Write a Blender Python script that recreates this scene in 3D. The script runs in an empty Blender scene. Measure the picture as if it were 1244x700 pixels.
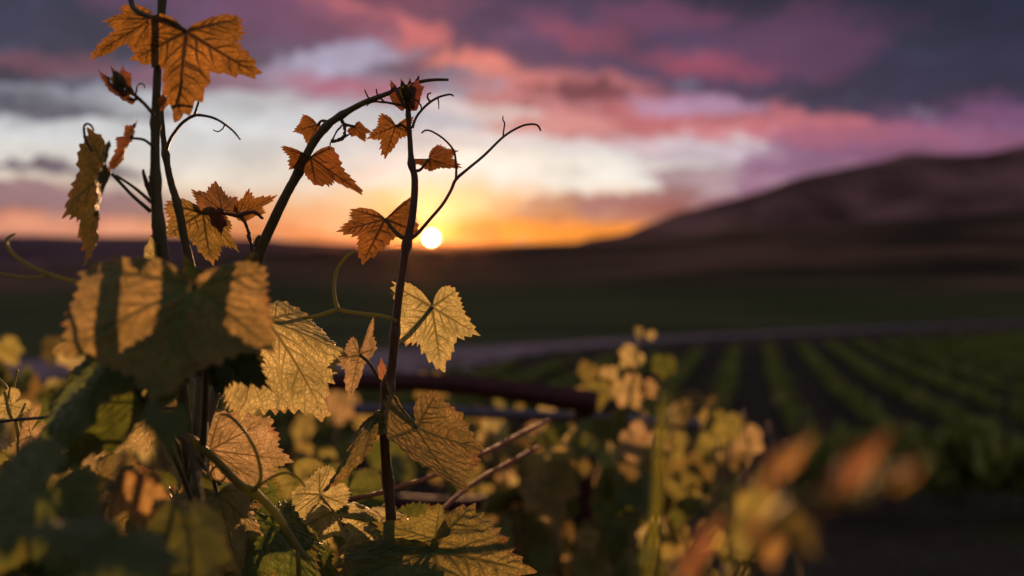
import bpy, math, random
import numpy as np
from mathutils import Vector, Matrix

sc = bpy.context.scene
col = sc.collection
RNG = random.Random(7)
NP = np.random.default_rng(11)
F = 1209.4                      # focal length of the photograph in its own pixels (35 mm lens)
CAM = Vector((0, 0, 1.6))

# ------------------------------------------------------------------ camera
cd = bpy.data.cameras.new('camera')
cam = bpy.data.objects.new('camera', cd)
col.objects.link(cam)
cam.location = CAM
cam.rotation_euler = (math.radians(90), 0, 0)
cd.lens = 35
cd.sensor_width = 36
cd.clip_start = 0.02
cd.clip_end = 60000
cd.dof.use_dof = True
cd.dof.focus_distance = 0.9
cd.dof.aperture_fstop = 2.7
sc.camera = cam

# ------------------------------------------------------------------ light
SUN_AZ = math.degrees(math.atan((524 - 622) / F))           # degrees right of +Y
SUN_EL = math.degrees(math.atan((350 - 289) / math.hypot(F, 98)))
sd = bpy.data.lights.new('sun', 'SUN')
sd.energy = 5.0
sd.angle = math.radians(0.5)
sd.color = (1.0, 0.50, 0.22)
so = bpy.data.objects.new('sun', sd)
col.objects.link(so)
a_, e_ = math.radians(SUN_AZ), math.radians(SUN_EL)
SUN = Vector((math.sin(a_) * math.cos(e_), math.cos(a_) * math.cos(e_), math.sin(e_)))
so.rotation_euler = SUN.to_track_quat('Z', 'Y').to_euler()
so.location = SUN * 50

sc.view_settings.view_transform = 'Standard'
sc.view_settings.look = 'None'
sc.view_settings.exposure = 0.0
sc.view_settings.gamma = 1.0
sc.view_settings.use_curve_mapping = False
sc.cycles.use_denoising = True
sc.cycles.max_bounces = 8
sc.cycles.diffuse_bounces = 3
sc.cycles.transmission_bounces = 5
sc.cycles.caustics_reflective = False
sc.cycles.caustics_refractive = False
sc.cycles.sample_clamp_indirect = 4


def lin(c):
    r = []
    for v in c:
        v = v / 255.0
        r.append(v / 12.92 if v <= 0.04045 else ((v + 0.055) / 1.055) ** 2.4)
    return (*r, 1.0)


def azel(px, py):
    return (math.degrees(math.atan((px - 622) / F)),
            math.degrees(math.atan((350 - py) / math.hypot(F, px - 622))))


class NT:
    """tiny helper for node trees"""
    def __init__(s, tree):
        s.t = tree
        tree.nodes.clear()

    def n(s, kind, ins=None, **kw):
        nd = s.t.nodes.new(kind)
        for k, v in kw.items():
            setattr(nd, k, v)
        for k, v in (ins or {}).items():
            if isinstance(v, bpy.types.NodeSocket):
                s.t.links.new(v, nd.inputs[k])
            else:
                nd.inputs[k].default_value = v
        return nd

    def m(s, op, a, b=0.0, c=0.0, clamp=False):
        return s.n('ShaderNodeMath', {0: a, 1: b, 2: c}, operation=op, use_clamp=clamp).outputs[0]

    def v(s, op, a, b=(0, 0, 0)):
        nd = s.n('ShaderNodeVectorMath', {0: a, 1: b}, operation=op)
        return nd.outputs['Value'] if op in ('LENGTH', 'DOT_PRODUCT', 'DISTANCE') else nd.outputs['Vector']

    def mix(s, f, a, b, mode='MIX'):
        nd = s.n('ShaderNodeMix', data_type='RGBA', blend_type=mode)
        for k, v in ((0, f), (6, a), (7, b)):
            if isinstance(v, bpy.types.NodeSocket):
                s.t.links.new(v, nd.inputs[k])
            else:
                nd.inputs[k].default_value = v
        return nd.outputs[2]

    def mr(s, x, a, b, c, d, kind='LINEAR'):
        nd = s.n('ShaderNodeMapRange', {0: x, 1: a, 2: b, 3: c, 4: d}, interpolation_type=kind)
        return nd.outputs[0]

    def noise(s, vec, scale, detail=3, rough=0.55, out=0):
        return s.n('ShaderNodeTexNoise', {'Vector': vec, 'Scale': scale, 'Detail': detail, 'Roughness': rough}).outputs[out]

    def ramp(s, f, stops, interp='LINEAR'):
        nd = s.n('ShaderNodeValToRGB', {0: f})
        cr = nd.color_ramp
        cr.interpolation = interp
        while len(cr.elements) < len(stops):
            cr.elements.new(0.5)
        for e, (p, c) in zip(cr.elements, stops):
            e.position = p
            e.color = c
        return nd.outputs[0]


# ------------------------------------------------------------------ sky
world = bpy.data.worlds.new('World')
sc.world = world
world.use_nodes = True
world.cycles.sampling_method = 'MANUAL'
world.cycles.sample_map_resolution = 512
T = NT(world.node_tree)
dirv = T.n('ShaderNodeTexCoord').outputs['Generated']
sep = T.n('ShaderNodeSeparateXYZ', {0: dirv})
az = T.m('MULTIPLY', T.m('ARCTAN2', sep.outputs[0], sep.outputs[1]), 57.2958)
el = T.m('MULTIPLY', T.m('ARCSINE', sep.outputs[2]), 57.2958)
P0 = T.n('ShaderNodeCombineXYZ', {0: az, 1: el, 2: 0.0}).outputs[0]
stretch = T.v('MULTIPLY', P0, (0.5, 1.0, 1.0))
w1 = T.v('SUBTRACT', T.noise(stretch, 0.33, 4, 0.55, 1), (0.5, 0.5, 0.5))
w2 = T.v('SUBTRACT', T.noise(stretch, 1.1, 3, 0.6, 1), (0.5, 0.5, 0.5))
w3 = T.v('SUBTRACT', T.noise(stretch, 2.6, 3, 0.6, 1), (0.5, 0.5, 0.5))
P = T.v('ADD', P0, T.v('ADD', T.v('MULTIPLY', w1, (5.0, 1.9, 0)), T.v('ADD', T.v('MULTIPLY', w2, (2.6, 1.1, 0)), T.v('MULTIPLY', w3, (1.6, .9, 0)))))
fbm = T.m('SUBTRACT', T.noise(T.v('MULTIPLY', P, (0.45, 1.0, 1.0)), 0.55, 5, 0.6), 0.5)
sepP = T.n('ShaderNodeSeparateXYZ', {0: P})
elp = sepP.outputs[1]


def ey(py):
    return (azel(622, py)[1] + 10.0) / 100.0


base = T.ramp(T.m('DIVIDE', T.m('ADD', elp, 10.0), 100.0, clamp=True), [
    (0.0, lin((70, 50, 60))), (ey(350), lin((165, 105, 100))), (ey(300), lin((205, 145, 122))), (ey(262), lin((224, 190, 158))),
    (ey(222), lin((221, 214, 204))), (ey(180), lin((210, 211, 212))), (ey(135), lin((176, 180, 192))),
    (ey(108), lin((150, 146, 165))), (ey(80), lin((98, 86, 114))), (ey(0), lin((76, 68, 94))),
    (0.33, lin((72, 70, 96))), (0.5, lin((118, 111, 124))), (1.0, lin((126, 120, 132)))])  # upper stops, out of view, raised as fill for ground and leaves
BLOBS = [  # centre, radii (photo pixels at this lens), slope, colour, opacity, softness
    (622, -60, 1500, 100, 0, (56, 52, 80), .9, .5),
    (1200, 20, 380, 120, 0, (40, 46, 72), .9, .5),
    (1010, 112, 260, 48, 0, (66, 58, 92), .95, .4),
    (1190, 105, 230, 42, 0, (60, 56, 86), .9, .4),
    (1100, 140, 160, 16, 0, (96, 70, 104), .8, .5),
    (1170, 168, 360, 34, 0, (136, 92, 130), .95, .35),
    (1150, 215, 340, 45, 0, (146, 98, 132), .9, .4),
    (905, 150, 150, 26, 4, (206, 126, 136), .85, .5),
    (1040, 166, 130, 14, 2, (172, 108, 138), .7, .5),
    (895, 208, 110, 36, 6, (152, 114, 146), .85, .45),
    (560, 40, 300, 45, 12, (150, 92, 118), .7, .5),
    (520, 50, 190, 20, 19, (212, 122, 122), .95, .5),
    (600, 85, 110, 15, 14, (222, 140, 130), .8, .5),
    (740, 60, 190, 60, 8, (90, 70, 108), .9, .4),
    (690, 38, 48, 20, 15, (176, 90, 114), .5, .6),
    (860, 78, 60, 16, 8, (186, 90, 112), .6, .6),
    (975, 50, 110, 34, 0, (124, 78, 116), .6, .6),
    (800, 20, 80, 16, 4, (140, 80, 112), .5, .6),
    (710, 128, 130, 36, 5, (202, 126, 130), .85, .45),
    (705, 122, 56, 17, 4, (108, 56, 82), .95, .5),
    (790, 140, 80, 14, 10, (186, 112, 122), .8, .5),
    (835, 128, 62, 11, 4, (190, 158, 190), .8, .6),
    (660, 150, 80, 11, 0, (214, 150, 150), .7, .5),
    (760, 168, 70, 12, 4, (196, 132, 146), .7, .5),
    (660, 205, 170, 22, 2, (236, 232, 224), .95, .4),
    (640, 168, 120, 9, 6, (222, 214, 214), .8, .4),
    (785, 214, 110, 20, 4, (232, 230, 224), .9, .4),
    (845, 180, 90, 12, 6, (214, 204, 212), .75, .5),
    (850, 215, 60, 12, 4, (160, 120, 146), .7, .5),
    (50, 40, 230, 56, 0, (64, 68, 92), .9, .5),
    (90, 78, 210, 11, 3, (124, 86, 104), .85, .5),
    (60, 97, 170, 10, 0, (72, 72, 94), .8, .5),
    (80, 112, 150, 10, 0, (168, 170, 182), .7, .5),
    (50, 130, 140, 14, 0, (80, 80, 102), .85, .5),
    (330, 25, 160, 40, 4, (128, 88, 122), .75, .5),
    (265, 100, 120, 20, 3, (156, 118, 142), .55, .5),
    (352, 62, 76, 14, -4, (104, 88, 114), .7, .5),
    (230, 152, 190, 9, 0, (222, 224, 226), .8, .4),
    (130, 141, 110, 8, 0, (92, 90, 112), .85, .4),
    (250, 118, 120, 8, 3, (150, 140, 160), .7, .4),
    (560, 128, 90, 7, 8, (226, 214, 214), .7, .4),
    (400, 76, 72, 22, -18, (182, 178, 202), .85, .5),
    (428, 104, 86, 15, 2, (172, 110, 136), .9, .45),
    (300, 135, 140, 20, 0, (206, 210, 214), .8, .5),
    (40, 201, 110, 6, 2, (104, 90, 114), .9, .5),
    (30, 246, 210, 20, 0, (146, 112, 130), .85, .45),
    (120, 276, 260, 13, 0, (222, 152, 128), .8, .5),
    (60, 290, 330, 7, 0, (150, 104, 118), .6, .5),
    (330, 272, 130, 20, 0, (228, 164, 122), .7, .5),
    (735, 247, 130, 16, -3, (156, 106, 118), .92, .45),
    (800, 264, 110, 16, -2, (160, 98, 104), .8, .5),
    (655, 266, 90, 9, 0, (196, 122, 84), .6, .5),
    (640, 285, 190, 15, 0, (248, 152, 58), .9, .5),
    (450, 288, 150, 13, 0, (216, 126, 84), .75, .5),
    (545, 246, 120, 18, 0, (246, 204, 140), .5, .6),
]
c = base
for (px, py, rx, ry, rot, colr, op, soft) in BLOBS:
    A, E = azel(px, py)
    k = 57.2958 / F
    mp = T.n('ShaderNodeMapping', {'Vector': P, 'Location': (A, E, 0), 'Rotation': (0, 0, math.radians(-rot)),
                                   'Scale': (rx * k, ry * k, 1)}, vector_type='TEXTURE')
    L = T.m('MULTIPLY_ADD', fbm, 2.6, T.v('LENGTH', mp.outputs[0]))
    f = T.mr(L, 1 + soft * .8, 1 - soft * .8, 0.0, op, 'SMOOTHSTEP')
    c = T.mix(f, c, lin(colr))
# the half of the sky away from the sun is mauve-grey, brightened as fill for camera-facing leaves
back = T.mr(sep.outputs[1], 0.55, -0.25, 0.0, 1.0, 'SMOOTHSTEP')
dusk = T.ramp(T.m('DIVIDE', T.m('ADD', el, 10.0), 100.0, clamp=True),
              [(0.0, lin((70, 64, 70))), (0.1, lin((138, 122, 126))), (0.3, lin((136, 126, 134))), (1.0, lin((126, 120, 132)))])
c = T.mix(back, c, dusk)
c = T.mix(1.0, c, T.n('ShaderNodeCombineColor', {k: T.m('MULTIPLY_ADD', fbm, 1.0, 1.0) for k in (0, 1, 2)}).outputs[0], 'MULTIPLY')
c = T.n('ShaderNodeGamma', {0: c, 1: 1.2}).outputs[0]
# glow round the sun and the disc itself
dt = T.v('DOT_PRODUCT', dirv, tuple(SUN))
ang = T.m('MULTIPLY', T.m('ARCCOSINE', T.m('MINIMUM', dt, 1.0)), 57.2958)


def gl(width, colr):
    g = T.m('EXPONENT', T.m('MULTIPLY', T.m('POWER', T.m('DIVIDE', ang, width), 1.3), -1.0))
    return T.mix(1.0, T.n('ShaderNodeCombineColor', {0: g, 1: g, 2: g}).outputs[0], (*colr, 1), 'MULTIPLY')


c = T.mix(1.0, c, gl(0.8, (0.4, 0.28, 0.08)), 'ADD')
c = T.mix(1.0, c, gl(2.6, (0.10, 0.03, 0.0)), 'ADD')
disc = T.mr(ang, 0.30, 0.25, 0.0, 1.0)
c = T.mix(1.0, c, T.mix(1.0, T.n('ShaderNodeCombineColor', {0: disc, 1: disc, 2: disc}).outputs[0], (30, 24, 15, 1), 'MULTIPLY'), 'ADD')
nish = T.n('ShaderNodeTexSky', sky_type='NISHITA', sun_disc=False, sun_elevation=math.radians(SUN_EL),
           sun_rotation=math.radians(SUN_AZ))
bg1 = T.n('ShaderNodeBackground', {'Color': nish.outputs[0], 'Strength': 0.006})
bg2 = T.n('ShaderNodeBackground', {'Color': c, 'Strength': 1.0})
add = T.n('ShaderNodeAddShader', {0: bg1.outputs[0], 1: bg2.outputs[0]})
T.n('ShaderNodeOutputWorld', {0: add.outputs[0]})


# ------------------------------------------------------------------ helpers
def W(px, py, d):
    """the place that lies d metres into the scene behind pixel (px, py) of the photograph"""
    return np.array([(px - 622) / F * d, d, 1.6 - (py - 350) / F * d])


def tag(o, label=None, cat=None, group=None, kind=None):
    for k, v in (('label', label), ('category', cat), ('group', group), ('kind', kind)):
        if v:
            o[k] = v
    return o


def empty(name, loc, label=None, cat=None, group=None):
    o = bpy.data.objects.new(name, None)
    o.empty_display_size = 0.05
    col.objects.link(o)
    o.location = loc
    return tag(o, label, cat, group)


def mesh_obj(name, verts, faces, mat, parent=None, origin=(0, 0, 0), smooth=True):
    me = bpy.data.meshes.new(name)
    v = np.asarray(verts, float) - np.asarray(origin, float)
    me.from_pydata(v.tolist(), [], faces)
    if smooth:
        me.polygons.foreach_set('use_smooth', [True] * len(me.polygons))
    me.materials.append(mat)
    me.update()
    o = bpy.data.objects.new(name, me)
    col.objects.link(o)
    place(o, origin, parent)
    return o


def world_loc(o):
    p = Vector(o.location)
    while o.parent:
        o = o.parent
        p += Vector(o.location)
    return p


def place(o, origin, parent):
    if parent:
        o.parent = parent
        o.location = Vector(origin) - world_loc(parent)
    else:
        o.location = origin


def catmull(pts, n):
    pts = np.asarray(pts, float)
    P_ = np.vstack([2 * pts[0] - pts[1], pts, 2 * pts[-1] - pts[-2]])
    out = []
    for i in range(len(pts) - 1):
        p0, p1, p2, p3 = P_[i:i + 4]
        for t in np.linspace(0, 1, n, endpoint=False):
            out.append(0.5 * (2 * p1 + (p2 - p0) * t + (2 * p0 - 5 * p1 + 4 * p2 - p3) * t ** 2 + (3 * p1 - p0 - 3 * p2 + p3) * t ** 3))
    out.append(pts[-1])
    return np.array(out)


def tube_geo(pts, rad, sides=8, n=8, rough=0.05, nodes=()):
    """pts world points, rad world radii"""
    q = catmull(np.column_stack([np.asarray(pts, float), np.asarray(rad, float)]), n)
    p, r = q[:, :3], q[:, 3].copy()
    for (i, amt) in nodes:
        c_ = pts[i]
        dist = np.linalg.norm(p - np.asarray(c_), axis=1)
        r *= 1 + amt * np.exp(-(dist / (rad[i] * 1.6)) ** 2)
    tan = np.gradient(p, axis=0)
    tan /= np.linalg.norm(tan, axis=1)[:, None] + 1e-12
    u = np.cross(tan[0], (0.3, 0.9, 0.1))
    u /= np.linalg.norm(u) + 1e-12
    V, Fc = [], []
    for i in range(len(p)):
        u = u - tan[i] * np.dot(u, tan[i])
        u /= np.linalg.norm(u) + 1e-12
        w = np.cross(tan[i], u)
        for k in range(sides):
            a = 2 * math.pi * k / sides
            rr = r[i] * (1 + rough * NP.standard_normal())
            V.append(p[i] + rr * (math.cos(a) * u + math.sin(a) * w))
    for i in range(len(p) - 1):
        for k in range(sides):
            a, b = i * sides + k, i * sides + (k + 1) % sides
            Fc.append((a, b, b + sides, a + sides))
    Fc.append(tuple(range(sides))[::-1])
    Fc.append(tuple(range((len(p) - 1) * sides, len(p) * sides)))
    return V, Fc


def merge(geos):
    V, Fc = [], []
    for v, f in geos:
        o = len(V)
        V.extend(v)
        Fc.extend([tuple(i + o for i in q) for q in f])
    return V, Fc


def pxpath(pts, d):
    """(px, py, radius_px [, depth offset]) -> world points and radii"""
    P_, R_ = [], []
    for q in pts:
        dd = d + (q[3] if len(q) > 3 else 0)
        P_.append(W(q[0], q[1], dd))
        R_.append(q[2] * dd / F)
    return P_, R_


def stem(name, pts, d, mat, parent, sides=10, n=8, rough=0.04, nodes=(), extra=()):
    P_, R_ = pxpath(pts, d)
    g = [tube_geo(P_, R_, sides, n, rough, nodes)]
    for e in extra:
        g.append(tube_geo(*pxpath(e, d), sides=max(6, sides - 2), n=n, rough=rough))
    v, f = merge(g)
    return mesh_obj(name, v, f, mat, parent, P_[0])


# ------------------------------------------------------------------ materials
def mat_new(name):
    m = bpy.data.materials.new(name)
    m.use_nodes = True
    return m, NT(m.node_tree)


def leaf_mat(name, front, trans, vein_t, tw=0.55, hue=(0.47, 0.525), net_k=0.5, edge=(0.35, 0.10, 0.03), spec=0.35, cell=26.0):
    m, t = mat_new(name)
    uv = t.n('ShaderNodeUVMap').outputs[0]
    vein = t.n('ShaderNodeAttribute', attribute_name='vein').outputs['Fac']
    rho = t.n('ShaderNodeAttribute', attribute_name='rho').outputs['Fac']
    rnd = t.n('ShaderNodeObjectInfo').outputs['Random']
    uvr = t.v('ADD', uv, t.n('ShaderNodeCombineXYZ', {0: t.m('MULTIPLY', rnd, 31.0), 1: t.m('MULTIPLY', rnd, 17.0), 2: 0.0}).outputs[0])
    warp = t.v('MULTIPLY', t.v('SUBTRACT', t.noise(uvr, 9.0, 2, .5, 1), (0.5, 0.5, 0.5)), (0.07, 0.07, 0))
    uvw = t.v('ADD', uvr, warp)
    v1 = t.n('ShaderNodeTexVoronoi', {'Vector': uvw, 'Scale': cell}, feature='DISTANCE_TO_EDGE', voronoi_dimensions='2D').outputs[0]
    v2 = t.n('ShaderNodeTexVoronoi', {'Vector': uvw, 'Scale': cell * 0.42}, feature='DISTANCE_TO_EDGE', voronoi_dimensions='2D').outputs[0]
    net = t.m('MAXIMUM', t.mr(v1, 0.0, 0.16, 0.7, 0.0), t.mr(v2, 0.0, 0.09, 1.0, 0.0))
    blot = t.noise(uvr, 2.6, 5, 0.62)
    spots = t.noise(uvr, 14.0, 3, 0.6)
    vv = t.m('MAXIMUM', vein, t.m('MULTIPLY', net, net_k))
    # light that passes through the blade
    tc = t.mix(t.mr(blot, 0.3, 0.72, 0.0, 1.0), tuple(x * m_ for x, m_ in zip(trans, (.42, .48, .4))) + (1,), tuple(min(1, x * 1.3) for x in trans[:3]) + (1,))
    tc = t.mix(t.mr(spots, 0.62, 0.75, 0.0, 0.35), tc, tuple(x * 0.4 for x in trans[:3]) + (1,))
    dry = t.m('MULTIPLY', t.mr(t.noise(uvr, 1.7, 6, .7), .58, .66, 0, .75), t.mr(rho, .45, .9, .15, 1.0))
    tc = t.mix(dry, tc, (edge[0] * .6, edge[1] * .8, edge[2] * .6, 1))
    em = t.m('MULTIPLY', t.mr(rho, 0.86, 1.0, 0.0, 1.0, 'SMOOTHSTEP'), t.mr(blot, 0.46, 0.68, 0.0, 0.8))
    tc = t.mix(em, tc, (*edge, 1))
    tc = t.mix(t.m('MULTIPLY', vv, 0.97), tc, (*vein_t, 1))
    hs = t.n('ShaderNodeHueSaturation', {'Hue': t.mr(rnd, 0, 1, *hue), 'Saturation': 1.0, 'Value': t.mr(rnd, 0, 1, 0.82, 1.12), 'Color': tc}).outputs[0]
    # the surface itself
    fc = t.mix(t.mr(blot, 0.3, 0.72, 0.0, 1.0), (*front, 1), tuple(x * 1.7 for x in front) + (1,))
    fc = t.mix(t.m('MULTIPLY', em, 0.7), fc, (edge[0] * .5, edge[1] * .7, edge[2], 1))
    fc = t.mix(t.m('MULTIPLY', vv, 0.5), fc, tuple(min(1, x * 2.4) for x in front) + (1,))
    h = t.m('ADD', t.m('MULTIPLY', vv, -1.0), t.m('MULTIPLY', spots, 0.6))
    bump = t.n('ShaderNodeBump', {'Strength': 0.7, 'Distance': 0.003, 'Height': h}).outputs[0]
    pr = t.n('ShaderNodeBsdfPrincipled', {'Base Color': fc, 'Roughness': 0.5, 'Specular IOR Level': spec, 'Normal': bump,
                                          'Sheen Weight': 0.06, 'Sheen Roughness': 0.4, 'Sheen Tint': (0.9, 0.9, 0.85, 1)})
    hs = t.mix(1.0, hs, (tw, tw, tw, 1), 'MULTIPLY')
    tr = t.n('ShaderNodeBsdfTranslucent', {'Color': hs, 'Normal': bump})
    mx = t.n('ShaderNodeAddShader', {0: pr.outputs[0], 1: tr.outputs[0]})
    t.n('ShaderNodeOutputMaterial', {0: mx.outputs[0]})
    return m


def stem_mat(name, colr, col2, sheen=0.3, trans=0.0, rough=0.5, scale=160.0):
    m, t = mat_new(name)
    pos = t.n('ShaderNodeTexCoord').outputs['Object']
    st = t.v('MULTIPLY', pos, (1, 1, 0.25))
    f = t.noise(st, scale, 4, .6)
    cc = t.mix(t.mr(f, .35, .65, 0, 1), (*colr, 1), (*col2, 1))
    b = t.n('ShaderNodeBump', {'Strength': 0.4, 'Distance': 0.001, 'Height': f}).outputs[0]
    pr = t.n('ShaderNodeBsdfPrincipled', {'Base Color': cc, 'Roughness': rough, 'Normal': b, 'Specular IOR Level': 0.4,
                                          'Sheen Weight': sheen, 'Sheen Roughness': 0.35})
    sh = pr.outputs[0]
    if trans:
        tl = t.n('ShaderNodeBsdfTranslucent', {'Color': (0.78, 0.80, 0.24, 1), 'Normal': b})
        sh = t.n('ShaderNodeMixShader', {0: trans, 1: sh, 2: tl.outputs[0]}).outputs[0]
    t.n('ShaderNodeOutputMaterial', {0: sh})
    return m


M = {}
M['young'] = leaf_mat('young leaf', (0.040, 0.028, 0.008), (0.48, 0.215, 0.045), (0.012, 0.007, 0.004), hue=(0.485, 0.508))
M['mature'] = leaf_mat('mature leaf', (0.032, 0.062, 0.013), (0.80, 0.62, 0.29), (0.14, 0.10, 0.03), tw=0.70)
M['broad'] = leaf_mat('broad mature leaf', (0.030, 0.066, 0.012), (0.78, 0.54, 0.20), (0.10, 0.08, 0.02), tw=0.52)
M['olive'] = leaf_mat('dimmed olive leaf', (0.030, 0.050, 0.012), (0.13, 0.095, 0.02), (0.03, 0.025, 0.006), tw=0.5)  # transmission cut: shade of the hanging left leaf put into its colour
M['dark'] = leaf_mat('shading leaf', (0.030, 0.060, 0.012), (0.05, 0.075, 0.012), (0.02, 0.025, 0.005), tw=0.32)  # transmission cut so the hidden leaves throw deeper shade on the big leaf
M['backlit'] = leaf_mat('backlit young leaf', (0.040, 0.045, 0.012), (0.52, 0.32, 0.09), (0.03, 0.018, 0.006))
M['dense'] = leaf_mat('dense leaf', (0.030, 0.060, 0.013), (0.54, 0.43, 0.13), (0.09, 0.075, 0.015), tw=0.48)
M['glow'] = leaf_mat('glowing yellow leaf', (0.035, 0.045, 0.012), (0.85, 0.66, 0.20), (0.25, 0.16, 0.03), hue=(.485, .53))  # raised yellow transmission puts a backlit glow into the leaf colour
M['green'] = leaf_mat('lush green leaf', (0.045, 0.074, 0.018), (0.24, 0.25, 0.045), (0.05, 0.06, 0.012), tw=0.5, hue=(.49, .53))
M['bronze'] = leaf_mat('bronze leaf', (0.06, 0.035, 0.015), (0.85, 0.50, 0.20), (0.45, 0.18, 0.06), tw=.6)
M['bud'] = leaf_mat('bud leaf', (0.05, 0.03, 0.02), (0.36, 0.14, 0.05), (0.06, 0.02, 0.01), tw=0.5)
M['stem'] = stem_mat('green shoot bark', (0.06, 0.065, 0.018), (0.11, 0.09, 0.03), sheen=.5)
M['tendril'] = stem_mat('tendril skin', (0.16, 0.15, 0.03), (0.24, 0.20, 0.05), trans=0.22, sheen=.15)
M['stalk'] = stem_mat('juicy stalk skin', (0.16, 0.15, 0.03), (0.24, 0.20, 0.05), trans=0.5, sheen=.1)
M['dark_stem'] = stem_mat('brown cane bark', (0.075, 0.04, 0.018), (0.13, 0.07, 0.03), sheen=.5)
M['bark'] = stem_mat('old vine bark', (0.05, 0.035, 0.025), (0.10, 0.075, 0.055), sheen=0.0, rough=0.85, scale=60)


# ------------------------------------------------------------------ leaf geometry
VA = np.radians([-100, -48, 0, 48, 100])


def smooth_arr(a, sig):
    k = int(max(1, sig * 3))
    x = np.arange(-k, k + 1)
    w = np.exp(-0.5 * (x / sig) ** 2)
    w /= w.sum()
    pad = np.concatenate([np.repeat(a[:1], k, 0), a, np.repeat(a[-1:], k, 0)])
    if a.ndim == 1:
        return np.convolve(pad, w, 'valid')
    return np.column_stack([np.convolve(pad[:, j], w, 'valid') for j in range(a.shape[1])])


def outline(th, lobed, teeth, rng):
    A = np.radians([0, 7, 15, 27, 38, 48, 58, 72, 86, 100, 115, 135, 155, 170, 180])
    R = np.array([1.0, .93, .83, .75 - .17 * lobed, .79 - .05 * lobed, .87, .80, .71 - .10 * lobed, .70, .74, .68, .60, .50, .36, .20])
    r = np.interp(np.abs(th), A, R)
    step = (th[1] - th[0])
    r = smooth_arr(r, math.radians(2.2) / step)
    for a, amt in ((0, .07), (math.radians(48), .05), (-math.radians(48), .05)):
        r += amt * np.exp(-((th - a) / math.radians(4.0)) ** 2)
    # teeth: pointed, uneven, leaning outward to the lobe tips
    ang, edges = -math.pi, [-math.pi]
    while ang < math.pi:
        ang += math.radians(rng.uniform(5.0, 9.5))
        edges.append(ang)
    edges = np.array(edges)
    amp = np.array([rng.uniform(.5, 1.2) for _ in edges]) * teeth
    idx = np.clip(np.searchsorted(edges, th) - 1, 0, len(edges) - 2)
    f = (th - edges[idx]) / (edges[idx + 1] - edges[idx])
    saw = np.where(f < .55, f / .55, (1 - f) / .45) ** 1.25
    return r * (1 + amp[idx] * (saw - .45))


def vein_segments(rng):
    segs = []
    for a, Lv in zip(VA, (.68, .82, .97, .82, .68)):
        dv = np.array([math.sin(a), math.cos(a)])
        segs.append((np.zeros(2), dv * Lv, .026, .006))
        s = 1
        t_ = .13
        while t_ < .9 * Lv:
            for side in (1, -1):
                tt = t_ + (rng.uniform(.0, .07) if side > 0 else 0)
                ln = ((Lv - tt) * .62 + .06) * rng.uniform(.75, 1.12)
                wj = rng.uniform(.55, 1.15)
                if abs(a) > 1.5 and side * a > 0:
                    ln *= .8
                b = a + side * math.radians(44 + rng.uniform(-11, 11))
                p = dv * tt
                d1 = np.array([math.sin(b), math.cos(b)])
                b2 = a + side * math.radians(30)
                d2 = np.array([math.sin(b2), math.cos(b2)])
                mid = p + d1 * ln * .5
                segs.append((p, mid, .0115 * wj, .008 * wj))
                segs.append((mid, mid + d2 * ln * .5, .008 * wj, .003 * wj))
            t_ += rng.uniform(.09, .18)
    return segs


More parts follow.
